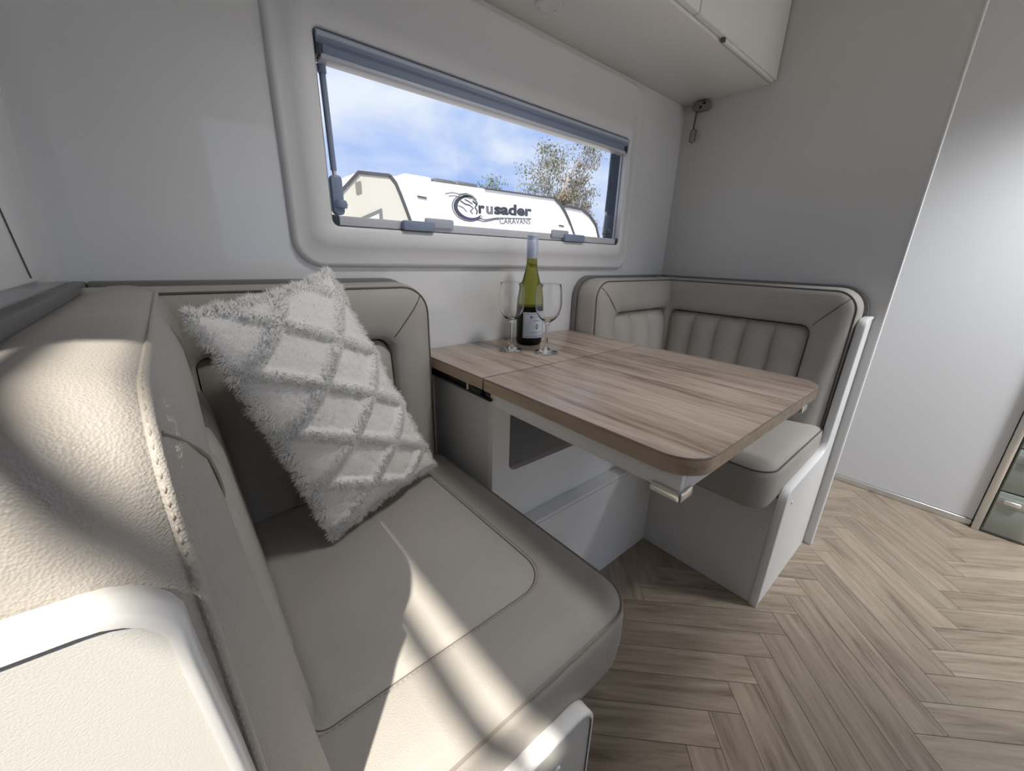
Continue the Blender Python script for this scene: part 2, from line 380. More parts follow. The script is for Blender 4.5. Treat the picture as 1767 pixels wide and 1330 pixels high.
# sage drawers
dw = thing('drawer_unit', 'sage green drawer cabinet beside the white door at the right edge', 'cabinet', (2.3, -1.45, 0))
box('body', (2.275, -1.75, .0), (2.31, -1.171, .90), mat('sage_carcass', (.30, .33, .30), .5), dw)
for z0, z1 in ((.012, .188), (.194, .368), (.374, .63), (.636, .89)):
    d = box('drawer', (2.262, -1.745, z0), (2.2745, -1.174, z1), SAGE, dw, bevel=.003)
    zz = z1 - .032
    box('handle_recess', (2.2605, -1.262, zz - .022), (2.2625, -1.176, zz + .012), mat('grey_handle_plate', (.42, .42, .40), .4, metal=.3), d, bevel=.0008)
    box('finger_pull', (2.252, -1.235, zz - .012), (2.2603, -1.192, zz + .004), ALU, d, bevel=.003)

# ------------------------------------------------------------------ window unit
win = struct(box('window_1', (wx0 - .004, .036, wz0 - .004), (wx1 + .004, .039, wz1 + .004), PANE), 'wide awning window with grey blind cassette')
def wr(x0, x1, z0, z1, r, y): return [(p[0], y, p[1]) for p in rrect(x0, x1, z0, z1, r, 8)]
ringmesh('surround', [wr(.158, 1.320, .963, 1.557, .057, -.001), wr(.160, 1.318, .965, 1.555, .055, -.007), wr(.163, 1.315, .968, 1.552, .052, -.0115), wr(.170, 1.308, .975, 1.545, .046, -.0135),
     wr(.192, 1.273, 1.004, 1.438, .032, -.0140), wr(.194, 1.271, 1.006, 1.436, .030, -.0158), wr(wx0 - .003, wx1 + .003, wz0 - .005, wz1 + .003, .016, -.0165), wr(wx0, wx1, wz0 - .002, wz1, .014, -.014), wr(wx0, wx1, wz0 - .002, wz1, .014, -.001)], FRAME, win, auto=1.0)
# reveal
ringmesh('reveal', [[(p[0], y, p[1]) for p in rrect(wx0 + .001, wx1 - .001, wz0 - .001, wz1 - .001, .013, 6)] for y in (-.0145, .006)], FRAME, win)
ringmesh('dark_reveal_ring', [[(p[0], y, p[1]) for p in rrect(wx0 + .0015, wx1 - .0015, wz0 + .001, wz1 - .0015, .012, 6)] for y in (.004, .058)] , DARKBLUE, win)  # dark blue ring lining the outer part of the opening
# blind cassette
bc = prism('blind_cassette', [(-.018, 1.372), (-.021, 1.383), (-.014, 1.3905), (.028, 1.3905), (.028, 1.352), (-.010, 1.352), (-.012, 1.368)], 'x', wx0 + .004, wx1 - .004, BLUEGREY, win, bevel=.0015)
tube('cassette_bead', [(wx0 + .005, -.018, 1.3815), (wx1 - .005, -.018, 1.3815)], .0052, mat('bead_highlight', (.52, .58, .70), .35), bc)  # paler than the cassette: its highlight is put into the colour
box('blind_pull_bar', (wx0 + .012, -.014, 1.344), (wx1 - .012, .018, 1.3535), mat('pale_bar', (.62, .65, .72), .35), win, bevel=.002)
for xa in (wx0 + .003, wx1 - .017): box('cassette_end_cap', (xa, -.013, 1.350), (xa + .014, .028, 1.376), DARKBLUE, win, bevel=.0015)
# bottom rail with two catches
br = box('bottom_rail', (wx0 + .016, -.010, 1.0505), (wx1 - .014, .024, 1.0695), mat('pale_grey_rail', (.66, .68, .73), .35), win, bevel=.002)
for xa in (wx0 + .003, wx1 - .0135): box('rail_end', (xa, -.011, 1.0505), (xa + .0125, .026, 1.0705), DARKBLUE, win, bevel=.0012)
for xa, xb, xc, xd in ((.395, .478, .455, .536), (.948, 1.045, .895, .972)):
    c_ = prism('catch', rrect(xa, xb, 1.049, 1.071, .005, 4), 'y', -.026, -.0105, BLUEGREY, win, bevel=.003)
    prism('catch_base', rrect(xc, xd, 1.058, 1.081, .005, 4), 'y', -.018, -.0104, mat('pale_catch_base', (.50, .54, .62), .4), c_, bevel=.003)
# stay arms at both sides
for xs, sg in ((.259, 1), (1.212, -1)):
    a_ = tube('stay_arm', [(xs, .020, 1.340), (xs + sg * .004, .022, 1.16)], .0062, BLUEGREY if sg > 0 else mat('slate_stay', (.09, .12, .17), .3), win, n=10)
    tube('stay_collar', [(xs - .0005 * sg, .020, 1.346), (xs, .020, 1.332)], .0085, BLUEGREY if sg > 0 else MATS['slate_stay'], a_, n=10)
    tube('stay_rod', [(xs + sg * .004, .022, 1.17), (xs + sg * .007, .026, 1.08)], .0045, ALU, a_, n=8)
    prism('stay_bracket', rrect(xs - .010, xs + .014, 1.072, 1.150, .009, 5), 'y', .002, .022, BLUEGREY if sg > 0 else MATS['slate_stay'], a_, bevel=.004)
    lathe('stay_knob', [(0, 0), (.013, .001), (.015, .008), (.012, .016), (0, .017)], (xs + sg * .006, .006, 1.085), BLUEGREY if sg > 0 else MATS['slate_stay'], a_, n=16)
box('side_channel', (wx1 - .0045, .005, wz0 + .02), (wx1 - .002, .012, wz1 - .04), mat('pale_bar', (.62, .65, .72), .35), win)

# ------------------------------------------------------------------ overhead cabinet
oc = thing('overhead_cabinet', 'white overhead cabinet above the window running along the wall', 'cabinet', (.72, -.15, 1.568))
box('body', (XL + .001, -.296, 1.568), (XR - .001, -.001, ZC - .001), CABW, oc, bevel=.002)
for xa, xb in ((-.16, .45), (.455, 1.061), (1.066, XR - .006)):
    d = box('cabinet_door', (xa, -.314, 1.575), (xb, -.2975, ZC - .004), CABW, oc, bevel=.002)
    if xa > 1: box('finger_lip', (1.225, -.311, 1.5655), (XR - .02, -.301, 1.5745), WHITE, d, bevel=.002); box('catch', (1.212, -.310, 1.566), (1.224, -.302, 1.5745), mat('dark_catch', (.1, .1, .1), .4), d)
ld = lathe('downlight', [(0, -.004), (.020, -.004), (.028, -.006), (.032, -.003), (.032, 0), (0, 0)], (.757, -.098, 1.567), FRAME, n=32)
tag(ld, 'round white downlight under the overhead cabinet, switched off', 'lamp')
for a in (0, 2.1): lathe('screw', [(0, -.0045), (.002, -.0045), (.002, -.003), (0, -.003)], (.757 + .024 * math.cos(a), -.098 + .024 * math.sin(a), 1.5665), mat('dark_catch', (.1, .1, .1), .4), ld, n=10)
# hatch strap hanging in the corner
hk = thing('strap_hook', 'small grey wall bracket with hanging strap loop in the upper corner', 'hook', (1.585, -.075, 1.45))
G1 = mat('grey_plastic', (.22, .22, .225), .4)
prism('bracket', rrect(-.105, -.048, 1.536, 1.562, .009, 5), 'x', 1.572, 1.61, G1, hk, bevel=.003)
box('switch_hole', (1.5705, -.100, 1.548), (1.5725, -.090, 1.556), BLACK, hk); box('switch_slot', (1.5705, -.088, 1.5375), (1.5725, -.079, 1.5455), BLACK, hk)
lathe('screw_head', [(0, 0), (.004, 0), (.004, .002), (0, .003)], (1.57, -.094, 1.545), CHROME, hk, n=10)
tube('strap', [(1.592, -.060, 1.540), (1.592, -.059, 1.525), (1.592, -.057, 1.490), (1.592, -.058, 1.478)], .0035, mat('dark_grey_strap', (.12, .12, .12), .6), hk)
tube('loop', [(1.592, -.058, 1.480), (1.592, -.069, 1.474), (1.592, -.069, 1.440), (1.592, -.058, 1.434), (1.592, -.048, 1.440), (1.592, -.048, 1.474)], .0028, G1, hk, closed=True)
box('loop_web', (1.5905, -.066, 1.440), (1.5925, -.052, 1.474), mat('pale_clear_web', (.4, .4, .4), .3), hk)
# raised white moulding on the left end wall
lm = thing('moulded_panel', 'white raised panel with rounded lower corner on the left end wall', 'panel', (XL, -.3, .952))
prism('body', [(-.436, .956), (-.225, .956), (-.212, .959), (-.203, .966), (-.197, .976), (-.156, 1.107), (-.11, 1.26), (-.11, 1.5), (-.436, 1.5)], 'x', XL + .0005, XL + .012, TRIM, lm, bevel=.004)
tube('groove', [(XL + .0125, -.30, .962), (XL + .0125, -.3145, .995), (XL + .0125, -.345, 1.07)], .0009, PIPING, lm, n=6)

# ------------------------------------------------------------------ benches
def fdep(z): return .106 + (.925 - z) * .10
def sdep(z): return .104 + (.925 - z) * .03
def upholstery(frame_name, parent, P, s_lo, s_hi, ins, r_end, stitch_vis, nch, seg_piping=True):
    """one padded leaf: P(s, depth, z) -> world. ins=(s0,s1,ztop). The leaf's free end is at s_hi."""
    z0, z1 = .44, .925; K, M = 7, 10
    out = lambda o: rrect(s_lo - o, s_hi + o, z0 - o, z1 + o, (.01, .02, max(.01, r_end + o), .01), K, M)
    inn = lambda o: rrect(ins[0] - o, ins[1] + o, .452 - o * .3, ins[2] + o, (.01, .01, .03 + o, .02 + o), K, M)
    def ring(l, dfn): return [P(p[0], dfn(p[1]), p[1]) for p in l]
    rs = [ring(out(-.002), lambda z: .018), ring(out(.003), lambda z: .022), ring(out(.008), lambda z: .045), ring(out(.009), lambda z: .065), ring(out(.006), lambda z: sdep(z) - .016),
          ring(out(.002), lambda z: sdep(z) - .005), ring(out(-.0015), lambda z: sdep(z) - .003), ring(out(-.005), lambda z: sdep(z) + .002), ring(out(-.016), lambda z: sdep(z) * .5 + fdep(z) * .5 + .006), ring(out(-.04), lambda z: fdep(z) + .009),
          ring(inn(.03), lambda z: fdep(z) + .008), ring(inn(.012), lambda z: fdep(z) + .004), ring(inn(.003), lambda z: fdep(z) - .003), ring(inn(0), lambda z: fdep(z) - .015), ring(inn(0), lambda z: fdep(z) - .055)]
    fr = ringmesh(frame_name, rs, LEATHER, parent, cap1=True, auto=1.3)
    pl = [p for p in out(0) ]
    pp = [P(p[0], sdep(p[1]) - .003, p[1]) for p in pl]
    # visible run of the piping: from the free end's lower part over the top
    i0 = K + 1 + M - 1; run = pp[i0 + K // 2: i0 + (K + 1) * 2 + 2 * (M - 1) + 1]
    tube('piping', run, .0034 if stitch_vis else .0024, LEATHER if stitch_vis else PIPING, fr, n=8)
    if stitch_vis:
        stitches('stitching', [P(p[0], sdep(p[1]) - .0035, p[1]) for p in out(.0030)][i0 + K // 2: i0 + (K + 1) * 2 + 2 * (M - 1) + 1], THREAD, fr, step=.0075, r=.0010)
    # mitre seam at the free top corner
    a = (ins[1] + .004, ins[2] + .004); b = (s_hi - r_end * .32, z1 - r_end * .32)
    tube('mitre_seam', [P(a[0] + (b[0] - a[0]) * t, fdep(a[1] + (b[1] - a[1]) * t) + .0050 + .0050 * math.sin(math.pi * t) ** .5 - .008 * max(0, t - .7) / .3, a[1] + (b[1] - a[1]) * t) for t in [i / 12 for i in range(13)]], .0013, mat('taupe_piping', (.30, .27, .24), .5) if stitch_vis else PIPING, fr, n=5)
    # stitched channels
    bnd = [ins[0] + .002 + (ins[1] - ins[0] - .004) * i / nch for i in range(nch + 1)]
    for c in range(nch):
        sa, sb = bnd[c], bnd[c + 1]; NU, NV = 10, 12; v, f = [], []
        for i in range(NU + 1):
            u = i / NU; bul = (1 - abs(2 * u - 1) ** 2.6)
            for j in range(NV + 1):
                t = j / NV; z = .455 + (ins[2] - .004 - .455) * t; s = sa + (sb - sa) * u
                rc = .03
                if c == nch - 1 and s > ins[1] - rc: z = min(z, ins[2] - .004 - (rc - math.sqrt(max(0, rc * rc - (s - (ins[1] - rc)) ** 2))))
                top = min(1, (1 - t) * 9) ** .5
                v.append(P(s, fdep(z) - .022 + (.024 * bul + .010) * top, z))
        for i in range(NU):
            for j in range(NV): f.append((i * (NV + 1) + j, (i + 1) * (NV + 1) + j, (i + 1) * (NV + 1) + j + 1, i * (NV + 1) + j + 1))
        o = link('channel', v, f, LEATHER, fr, smooth=True)
        # solid thickness behind the face
    return fr
def bench(side):
    far = side == 'far'
    X = (lambda t: XR - t) if far else (lambda t: XL + t)
    where = 'far bench by the partition' if far else 'near bench at the left'
    # backrest: padded L with a thin dark backing board
    bt = thing('upholstered_backrest', ('grey leather L-shaped backrest with vertical channels behind the table, far bench' if far else 'taupe leather L-shaped backrest in the left foreground with sunlit top'), 'backrest', (X(.3), -.35, .40), 'dinette backrests')
    prism('backing_board', rrect(.001, .722, .40, .940, (.005, .005, .085, .005), 8), 'y', .0005, .018, LEATHER_D, bt, bevel=.003, fn=lambda p, d: (X(d), -p[0], p[1]))
    prism('backing_board', rrect(.019, .584, .40, .940, (.005, .005, .075, .005), 8), 'y', .0005, .018, LEATHER_D, bt, bevel=.003, fn=lambda p, d: (X(p[0]), -d, p[1]))
    upholstery('back_pad', bt, lambda s, d, z: (X(d), -s, z), .02, .705, (.128, .607, .812), .06, not far, 5)
    upholstery('side_pad', bt, lambda s, d, z: (X(s), -d, z), .02, .573, (.128, .475, .816), .06, False, 3)
    # base board under the cushion and shaped end panel
    bb = thing('bench_base', ('white bench base under the far seat cushion, with shaped aisle end panel' if far else 'white bench base in the foreground, with rounded textured end panel'), 'bench', (X(.25), -.5, 0), 'dinette bench bases')
    box('front_board', (X(.448), -.713, 0), (X(.466), -.02, .3735), GREYB, bb)
    box('seat_board', (X(.02), -.713, .355), (X(.447), -.02, .3735), GREYB, bb)
    poly = [(.001, 0), (.470, 0), (.470, .365)] + [(.435 + .035 * math.cos(a), .370 + .035 * math.sin(a)) for a in [math.pi / 2 * i / 6 for i in range(1, 7)]]
    poly += [(.30, .409), (.17, .414)] + [(.165 - .05 * math.sin(a), .464 - .05 * math.cos(a)) for a in [math.pi / 2 * i / 6 for i in range(1, 7)]]
    poly += [(.109, .60), (.102, .72), (.096, .80)] + [(.066 + .030 * math.cos(a), .815 + .031 * math.sin(a)) for a in [math.pi / 2 * i / 6 for i in range(1, 7)]] + [(.001, .849)]
    ep = prism('end_panel', poly, 'y', -.7145, -.7345, LAMIN if not far else WHITE, bb, fn=lambda p, d: (X(p[0]), d, p[1]), bevel=0)
    # edge trim following the outline (T-moulding)
    pts = [Vector((p[0], p[1])) for p in poly[1:]]
    def offs(k):
        o2 = []
        for i, p in enumerate(pts):
            a = pts[max(0, i - 1)]; b = pts[min(len(pts) - 1, i + 1)]; t = (b - a).normalized(); o2.append(p + Vector((t.y, -t.x)) * k)
        return o2
    a0, a1, ai = offs(.0002), offs(.0028), offs(-.0035)
    prof = [(ai, -.7136), (a0, -.7136), (a1, -.7155), (a1, -.7345), (a0, -.7366), (ai, -.7366)]
    v, f = [], []; n = len(pts)
    for l, y in prof: v += [(X(q.x), y, q.y) for q in l]
    for j in range(len(prof) - 1):
        for i in range(n - 1): f.append((j * n + i, j * n + i + 1, (j + 1) * n + i + 1, (j + 1) * n + i))
    lab(link('edge_trim', v, f, TRIM, ep, smooth=True, autosmooth=1.2), 'smooth white edge moulding')
    lathe('screw_cap', [(0, -.0025), (.0045, -.0025), (.006, 0), (0, 0)], (0, 0, 0), TRIM, ep, n=14)
    sc = ep.children[-1]; sc.rotation_euler = (math.pi / 2, 0, 0)
    for vv in sc.data.vertices: vv.co += BASE[ep.name]
    sc.location = Vector((X(.40), -.7347, .345)) - BASE[ep.name]
    sc.rotation_euler = (-math.pi / 2, 0, 0)
    # loose seat cushion
    cu = thing('seat_cushion', ('grey leather seat cushion on the far bench, half under the table' if far else 'taupe leather seat cushion in the foreground with a sun patch'), 'seat cushion', (X(.35), -.42, .375), 'bench seat cushions')
    def CR(t0, t1, s0, s1, r, o): return rrect(t0 - o, t1 + o, s0 - o, s1 + o, tuple(max(.004, q + o) for q in (.02, .05, r, .02)), 8, 8)
    def ring(o, z): return [(X(p[0]), -p[1], z) for p in CR(.09, .594, .09, .713, .06, o)]
    inn = lambda o, z: [(X(p[0]), -p[1], z) for p in rrect(.150 - o, .507 + o, .150 - o, .60 + o, (.02, .02, .055 + o, .02), 8, 8)]
    ct = .498
    body = ringmesh('cushion_body', [ring(-.012, .375), ring(-.003, .379), ring(.0, .39), ring(.004, .43), ring(.003, .47), ring(.0, ct - .012), ring(-.004, ct - .009), ring(-.010, ct - .002), ring(-.025, ct + .004), ring(-.045, ct + .007),
                             inn(.012, ct + .007), inn(.003, ct + .004), inn(0, ct + .0022), inn(-.004, ct + .004), inn(-.012, ct + .007), inn(-.015, ct + .0085)], LEATHER, cu, cap0=True, cap1=True, auto=1.3)
    tube('piping', [Vector(p) for p in ring(-.0015, ct - .0095)], .0022, mat('taupe_piping', (.30, .27, .24), .5) if not far else PIPING, body, n=6, closed=True)
    tube('inset_seam', [Vector(p) for p in inn(.0005, ct + .0026)], .0010, PIPING, body, n=5, closed=True)
    stitches('stitching', [Vector(p) for p in inn(.005, ct + .0052)], THREAD, body, step=.0065, r=.0008)
bench('near'); bench('far')

# ------------------------------------------------------------------ boxed-in wall under the table
ub = thing('table_plinth', 'white boxed-in unit with a rounded opening and ledge under the table', 'cabinet', (.72, -.17, 0))
px0, px1, ox_0, ox_1 = .452, XR - .60, .492, .93
ZB = .700
# upper carcass with a rounded opening
def holed(name, outer, inner, ya, yb, mtl, parent):
    at = lambda l, y: [(p[0], y, p[1]) for p in l]
    return ringmesh(name, [at(outer, ya), at(outer, yb), at(inner, yb), at(inner, ya), at(outer, ya)], mtl, parent, auto=.5)
holed('front_face', rrect(px0, px1, .345, ZB, .003, 6), rrect(.503, .945, .495, .668, .022, 6), -.282, -.30, WHITE, ub)
box('side_panel', (px0, -.2815, .345), (px0 + .016, -.002, ZB), GREYB, ub)
box('side_panel', (px1 - .016, -.2815, .345), (px1, -.002, ZB), GREYB, ub)
box('shelf', (px0 + .017, -.2815, .478), (px1 - .017, -.002, .492), GREYB, ub)
box('back_panel', (px0 + .017, -.010, .493), (px1 - .017, -.002, ZB - .002), GREYB, ub)
prism('ledge', [(-.3005, .470), (-.3005, .400), (-.344, .352), (-.344, .345), (-.3005, .345)], 'x', .30, px1 + .12, WHITE, ub, bevel=.002) if False else None
box('ledge', (.2995, -.343, .336), (XR - .467, -.3005, .348), WHITE, ub, bevel=.002)
box('kick_board', (.2995, -.343, 0), (XR - .467, -.327, .3355), WHITE, ub)
box('wall_stile', (.428, -.042, .35), (.4515, -.002, ZB), WHITE, ub)

# ------------------------------------------------------------------ table
tx0, tx1, ty0, ts = .420, 1.015, -.763, -.3036
tb = thing('dinette_table', 'oak laminate dinette table with fixed wall section and rounded front leaf', 'table', (.7175, -.4, .69))
def slab(name, poly, z0, z1, parent, bev):
    return prism(name, poly, 'z', z0, z1, TABLE, parent, bevel=bev)
TH = .027
def top_part(name, poly):
    t = prism(name, poly, 'z', TT - .004, TT, TABLE, tb, bevel=.0008)
    e = prism('edge_band', [p for p in poly], 'z', TT - TH, TT - .0042, TEDGE, t)
    return t
top_part('fixed_top', rrect(tx0, tx1, ts + .0026, -.003, .002, 2))
lf = top_part('leaf_top', rrect(tx0, tx1, ty0, ts - .0026, (.052, .052, .002, .002), 10))
box('dark_seam', (tx0 + .003, ts - .0024, TT - TH + .001), (tx1 - .003, ts + .0024, TT - .005), mat('dark_seam_filler', (.03, .022, .018), .7), tb)
# dark gap under the fixed part, filled by a black box, with slide parts
sb = box('slot_filler', (tx0 + .012, ts + .004, .7005), (tx1 - .012, -.004, TT - TH - .0003), BLACK, tb)
box('slide_rail', (tx0 + .004, ts - .02, .7035), (tx0 + .0115, -.07, .7085), mat('dark_steel', (.05, .055, .06), .25, metal=.8), sb)
box('latch_tab', (tx0 + .003, -.245, .709), (tx0 + .011, -.238, TT - TH - .0003), CHROME, sb)
box('slide_wheel', (tx0 + .003, -.292, .7105), (tx0 + .0115, -.255, .721), mat('dark_steel', (.05, .055, .06), .25, metal=.8), sb)
# white apron under the leaf
AP = mat('white_apron', (.88, .875, .86), .4)
ap = box('apron_left', (tx0 + .012, -.742, .692), (tx0 + .026, ts - .012, TT - TH - .0003), AP, tb, bevel=.0015)
box('apron_front', (tx0 + .0265, -.742, .692), (tx1 - .0265, -.728, TT - TH - .0003), AP, tb, bevel=.0015)
box('apron_right', (tx1 - .026, -.742, .692), (tx1 - .012, ts - .012, TT - TH - .0003), AP, tb, bevel=.0015)
for xa, s in ((tx0 + .012, 1), (tx1 - .012, -1)):
    cl = boxes('corner_clip', [((xa - s * .004, -.7465, .6835), (xa - s * .0002, -.700, .6985)), ((xa - s * .004, -.7465, .6835), (xa + s * .032, -.7422, .6985)), ((xa - s * .003, -.745, .6835), (xa + s * .03, -.70, .6905))], CHROME, tb, bevel=.003)

# ------------------------------------------------------------------ wine bottle and glasses
bx, by = .738, -.099
bo = thing('wine_bottle', 'olive green wine bottle with pale blue screw cap and white label', 'bottle', (bx, by, TT + .0005))
zb = TT + .0008
prof = [(0, .012), (.020, .008), (.030, .001), (.0345, .0005), (.0372, .004), (.038, .012), (.038, .095), (.0378, .110), (.0365, .130), (.033, .150), (.0275, .172), (.021, .195), (.0168, .213), (.0148, .228), (.0143, .285), (.0143, .297), (0, .2985)]
lathe('glass_body', prof, (bx, by, zb), BGLASS, bo, n=48)
lathe('dark_core', [(0, .014), (.020, .0105), (.031, .005), (.0352, .012), (.0352, .110), (0, .1102)], (bx, by, zb), DARKCORE, bo, n=40)  # dark core standing in for the back of the label
cp = lathe('screw_cap', [(0, .3015), (.0145, .3015), (.0155, .3005), (.0155, .2945), (.0151, .294), (.0155, .2935), (.0155, .2895), (.0151, .289), (.0155, .2885), (.0155, .245), (.0152, .2445), (.0152, .24), (.0146, .24)], (bx, by, zb), CAPM, bo, n=36)
# curved label facing the aisle
view = math.atan2(CAM.y - by, CAM.x - bx)
def curved(name, a0, a1, z0, z1, r, mtl, parent, n=20):
    v, f = [], []
    for i in range(n + 1):
        a = a0 + (a1 - a0) * i / n
        v += [(bx + r * math.cos(a), by + r * math.sin(a), zb + z0), (bx + r * math.cos(a), by + r * math.sin(a), zb + z1), (bx + (r + .0003) * math.cos(a), by + (r + .0003) * math.sin(a), zb + z1), (bx + (r + .0003) * math.cos(a), by + (r + .0003) * math.sin(a), zb + z0)]
    for i in range(n):
        for j in range(4): f.append((i * 4 + j, i * 4 + (j + 1) % 4, (i + 1) * 4 + (j + 1) % 4, (i + 1) * 4 + j))
    f += [(3, 2, 1, 0), tuple(n * 4 + j for j in range(4))]
    return link(name, v, f, mtl, parent, smooth=True, autosmooth=.8)
LC = view + math.radians(34)
la0, la1 = LC - math.radians(62), LC + math.radians(62)
lbl = curved('label', la0, la1, .022, .095, .0383, LABELM, bo, 32)
for (a, b, c, d) in ((la0 + .06, la1 - .06, .0905, .0915), (la0 + .06, la1 - .06, .0255, .0265), (la0 + .06, la0 + .08, .0255, .0915), (la1 - .08, la1 - .06, .0255, .0915)):
    curved('label_border', a, b, c, d, .0387, INK, lbl, 24)
def label_text(name, body, size, zc, mtl, w=1.0, off=0.0, dx=0.0):
    o = text_mesh(name, body, size, mtl, lbl, Matrix.Identity(4), width=w, offset=off, extrude=0.0, align='CENTER')
    for v in o.data.vertices:
        q = v.co + BASE[lbl.name]; a = LC + (q.x + dx) / .039; r = .0389
        v.co = Vector((bx + r * math.cos(a), by + r * math.sin(a), zb + zc + q.y)) - BASE[lbl.name]
    return o
label_text('maker_emblem', 'M', .0085, .0795, INK, 1.0, .0004, -.018)
label_text('maker_name', 'McGUIGAN', .0058, .0802, INKG, 1.05, 0, .004)
label_text('label_word', 'ZERO', .0072, .0695, INKG, 1.2)
label_text('label_number', '0', .021, .0475, INK, .75, .0005)
label_text('label_dash', '-', .010, .052, INK, 1.2, 0, -.010)
label_text('label_dash', '-', .010, .052, INK, 1.2, 0, .010)
curved('label_rule', LC - .42, LC + .42, .0285, .0288, .0387, INKG, lbl, 16)
curved('label_rule', LC - .50, LC + .50, .0310, .0314, .0387, INKG, lbl, 16)
curved('label_rule', LC - .60, LC + .60, .0375, .0388, .0387, INKG, lbl, 16)

def wine_glass(x, y, label):
    c = (x, y, TT + .0006)
    t = thing('wine_glass', label, 'wine glass', c, 'wine glasses on the table')
    pr = [(0, .0), (.026, .0), (.0325, .0008), (.0332, .0018), (.031, .003), (.018, .0065), (.008, .0115), (.0048, .018), (.0040, .034), (.0039, .055), (.0044, .072), (.0065, .079), (.013, .0845), (.022, .092), (.0295, .103), (.0340, .118), (.0355, .132), (.0345, .150), (.0322, .168), (.0302, .1795),
          (.0298, .180), (.0293, .1795), (.0312, .168), (.0335, .150), (.0345, .132), (.0330, .118), (.0285, .1045), (.0215, .0945), (.0125, .0880), (.0055, .0855), (0, .0850)]
    lathe('glass_body', pr, c, GLASS, t, n=44)
wine_glass(.634, -.139, 'clear wine glass left of the bottle on the wall section of the table')
wine_glass(.697, -.213, 'clear wine glass right of the bottle, near the table seam')

# ------------------------------------------------------------------ fleece scatter cushion
A, B, C_, D = Vector((-.040, -.345, .922)), Vector((.172, -.178, .964)), Vector((.345, -.220, .535)), Vector((.088, -.315, .520))
sc = thing('scatter_cushion', 'fluffy cream oblong cushion with raised diamond pattern leaning in the bench corner', 'cushion', (.14, -.26, .51))
nrm = ((C_ - A).cross(B - D)).normalized()
if nrm.dot(CAM - (A + C_) / 2) < 0: nrm = -nrm
Wd, Hd = .30, .47
def ridge(u, v):
    f1 = (v * Hd) / .118 - (u * Wd) / .172 + .25; f2 = (v * Hd) / .118 + (u * Wd) / .172 + .1
    d1 = abs(f1 - round(f1)); d2 = abs(f2 - round(f2)); d = min(d1, d2)
    return max(0, 1 - (d / .15) ** 2)
def cush(u, v, side, h=0):
    # outline pinched inwards between the corners
    pu, pv = u, v
    k = .055
    uu = .5 + (u - .5) * (1 - k * (1 - (2 * v - 1) ** 2)); vv = .5 + (v - .5) * (1 - k * .8 * (1 - (2 * u - 1) ** 2))
    p = (A * (1 - uu) + B * uu) * (1 - vv) + (D * (1 - uu) + C_ * uu) * vv
    e = max(0, (1 - abs(2 * u - 1) ** 2.2)) * max(0, (1 - abs(2 * v - 1) ** 2.2))
    th = .052 * e ** .62
    return p + nrm * (side * (th + h))
NU, NV = 60, 92
v, f = [], []
for j in range(NV + 1):
    for i in range(NU + 1):
        u, w_ = i / NU, j / NV; e = min(1, min(u, 1 - u) * 14, min(w_, 1 - w_) * 18)
        v.append(cush(u, w_, 1, (.009 * ridge(u, w_) + .002 * random.random()) * e))
n1 = len(v)
for j in range(NV + 1):
    for i in range(NU + 1): v.append(cush(i / NU, j / NV, -1))
for j in range(NV):
    for i in range(NU):
        a = j * (NU + 1) + i; q = (a, a + 1, a + NU + 2, a + NU + 1); f.append(q); f.append(tuple(n1 + t for t in reversed(q)))
cov = link('cover', v, f, CREAM, sc, smooth=True, recalc=False)
bmx = bmesh.new(); bmx.from_mesh(cov.data); bmesh.ops.remove_doubles(bmx, verts=bmx.verts, dist=.0006); bmesh.ops.recalc_face_normals(bmx, faces=bmx.faces)
for q in bmx.faces: q.smooth = True
bmx.to_mesh(cov.data); bmx.free()
# pile: short strands, longer on the ridges and round the rim
v, f, FN = [], [], []
rng = random.Random(3)
eu = (B - A).normalized(); ev = (D - A).normalized()
def strand(p, d, L, wdt, nn):
    s = (d.cross(nn).normalized() + Vector((rng.uniform(-.5, .5), rng.uniform(-.5, .5), rng.uniform(-.5, .5)))).normalized() * wdt
    n = len(v); a, b, c = p - s, p + s, p + d * L
    if (b - a).cross(c - a).dot(nn) < 0: a, b = b, a
    v.extend([a, b, c]); f.append((n, n + 1, n + 2)); FN.append(nn)
for _ in range(70000):
    u, w_ = rng.random(), rng.random(); rd = ridge(u, w_)
    e = min(1, min(u, 1 - u) * 14, min(w_, 1 - w_) * 18)
    p = cush(u, w_, 1, .009 * rd * e - .001)
    d = (nrm + eu * (rng.gauss(0, .45) + 1.2 * (u - .5)) + ev * (rng.gauss(0, .45) + .5 + .9 * (w_ - .5))).normalized()
    strand(p, d, (.0030 + .0045 * rd) * rng.uniform(.6, 1.3), .0007, (nrm + eu * 1.3 * (u - .5) ** 3 * 4 + ev * (w_ - .5) ** 3 * 4 + d * .25).normalized())
for _ in range(13000):
    t = rng.random(); k = rng.randrange(4); ins = abs(rng.gauss(0, .010))
    u, w_ = [(t, ins), (t, 1 - ins), (ins * 1.4, t), (1 - ins * 1.4, t)][k]
    out = [(-ev), ev, (-eu), eu][k]
    p = cush(u, w_, rng.choice((1, 1, -1)))
    clump = .5 + .5 * math.sin(t * 70 + k) * math.sin(t * 31 + 2 * k)
    d = (out + nrm * rng.gauss(.15, .5) + (eu if k < 2 else ev) * rng.gauss(0, .45)).normalized()
    strand(p, d, (.006 + .009 * clump) * rng.uniform(.6, 1.2), .0008, (nrm + out * .6).normalized())
fu = link('fleece_pile', v, f, FUR, sc, recalc=False, smooth=True); fu['kind'] = 'stuff'
fu.data.normals_split_custom_set([tuple(n_) for n_ in FN for _ in range(3)])

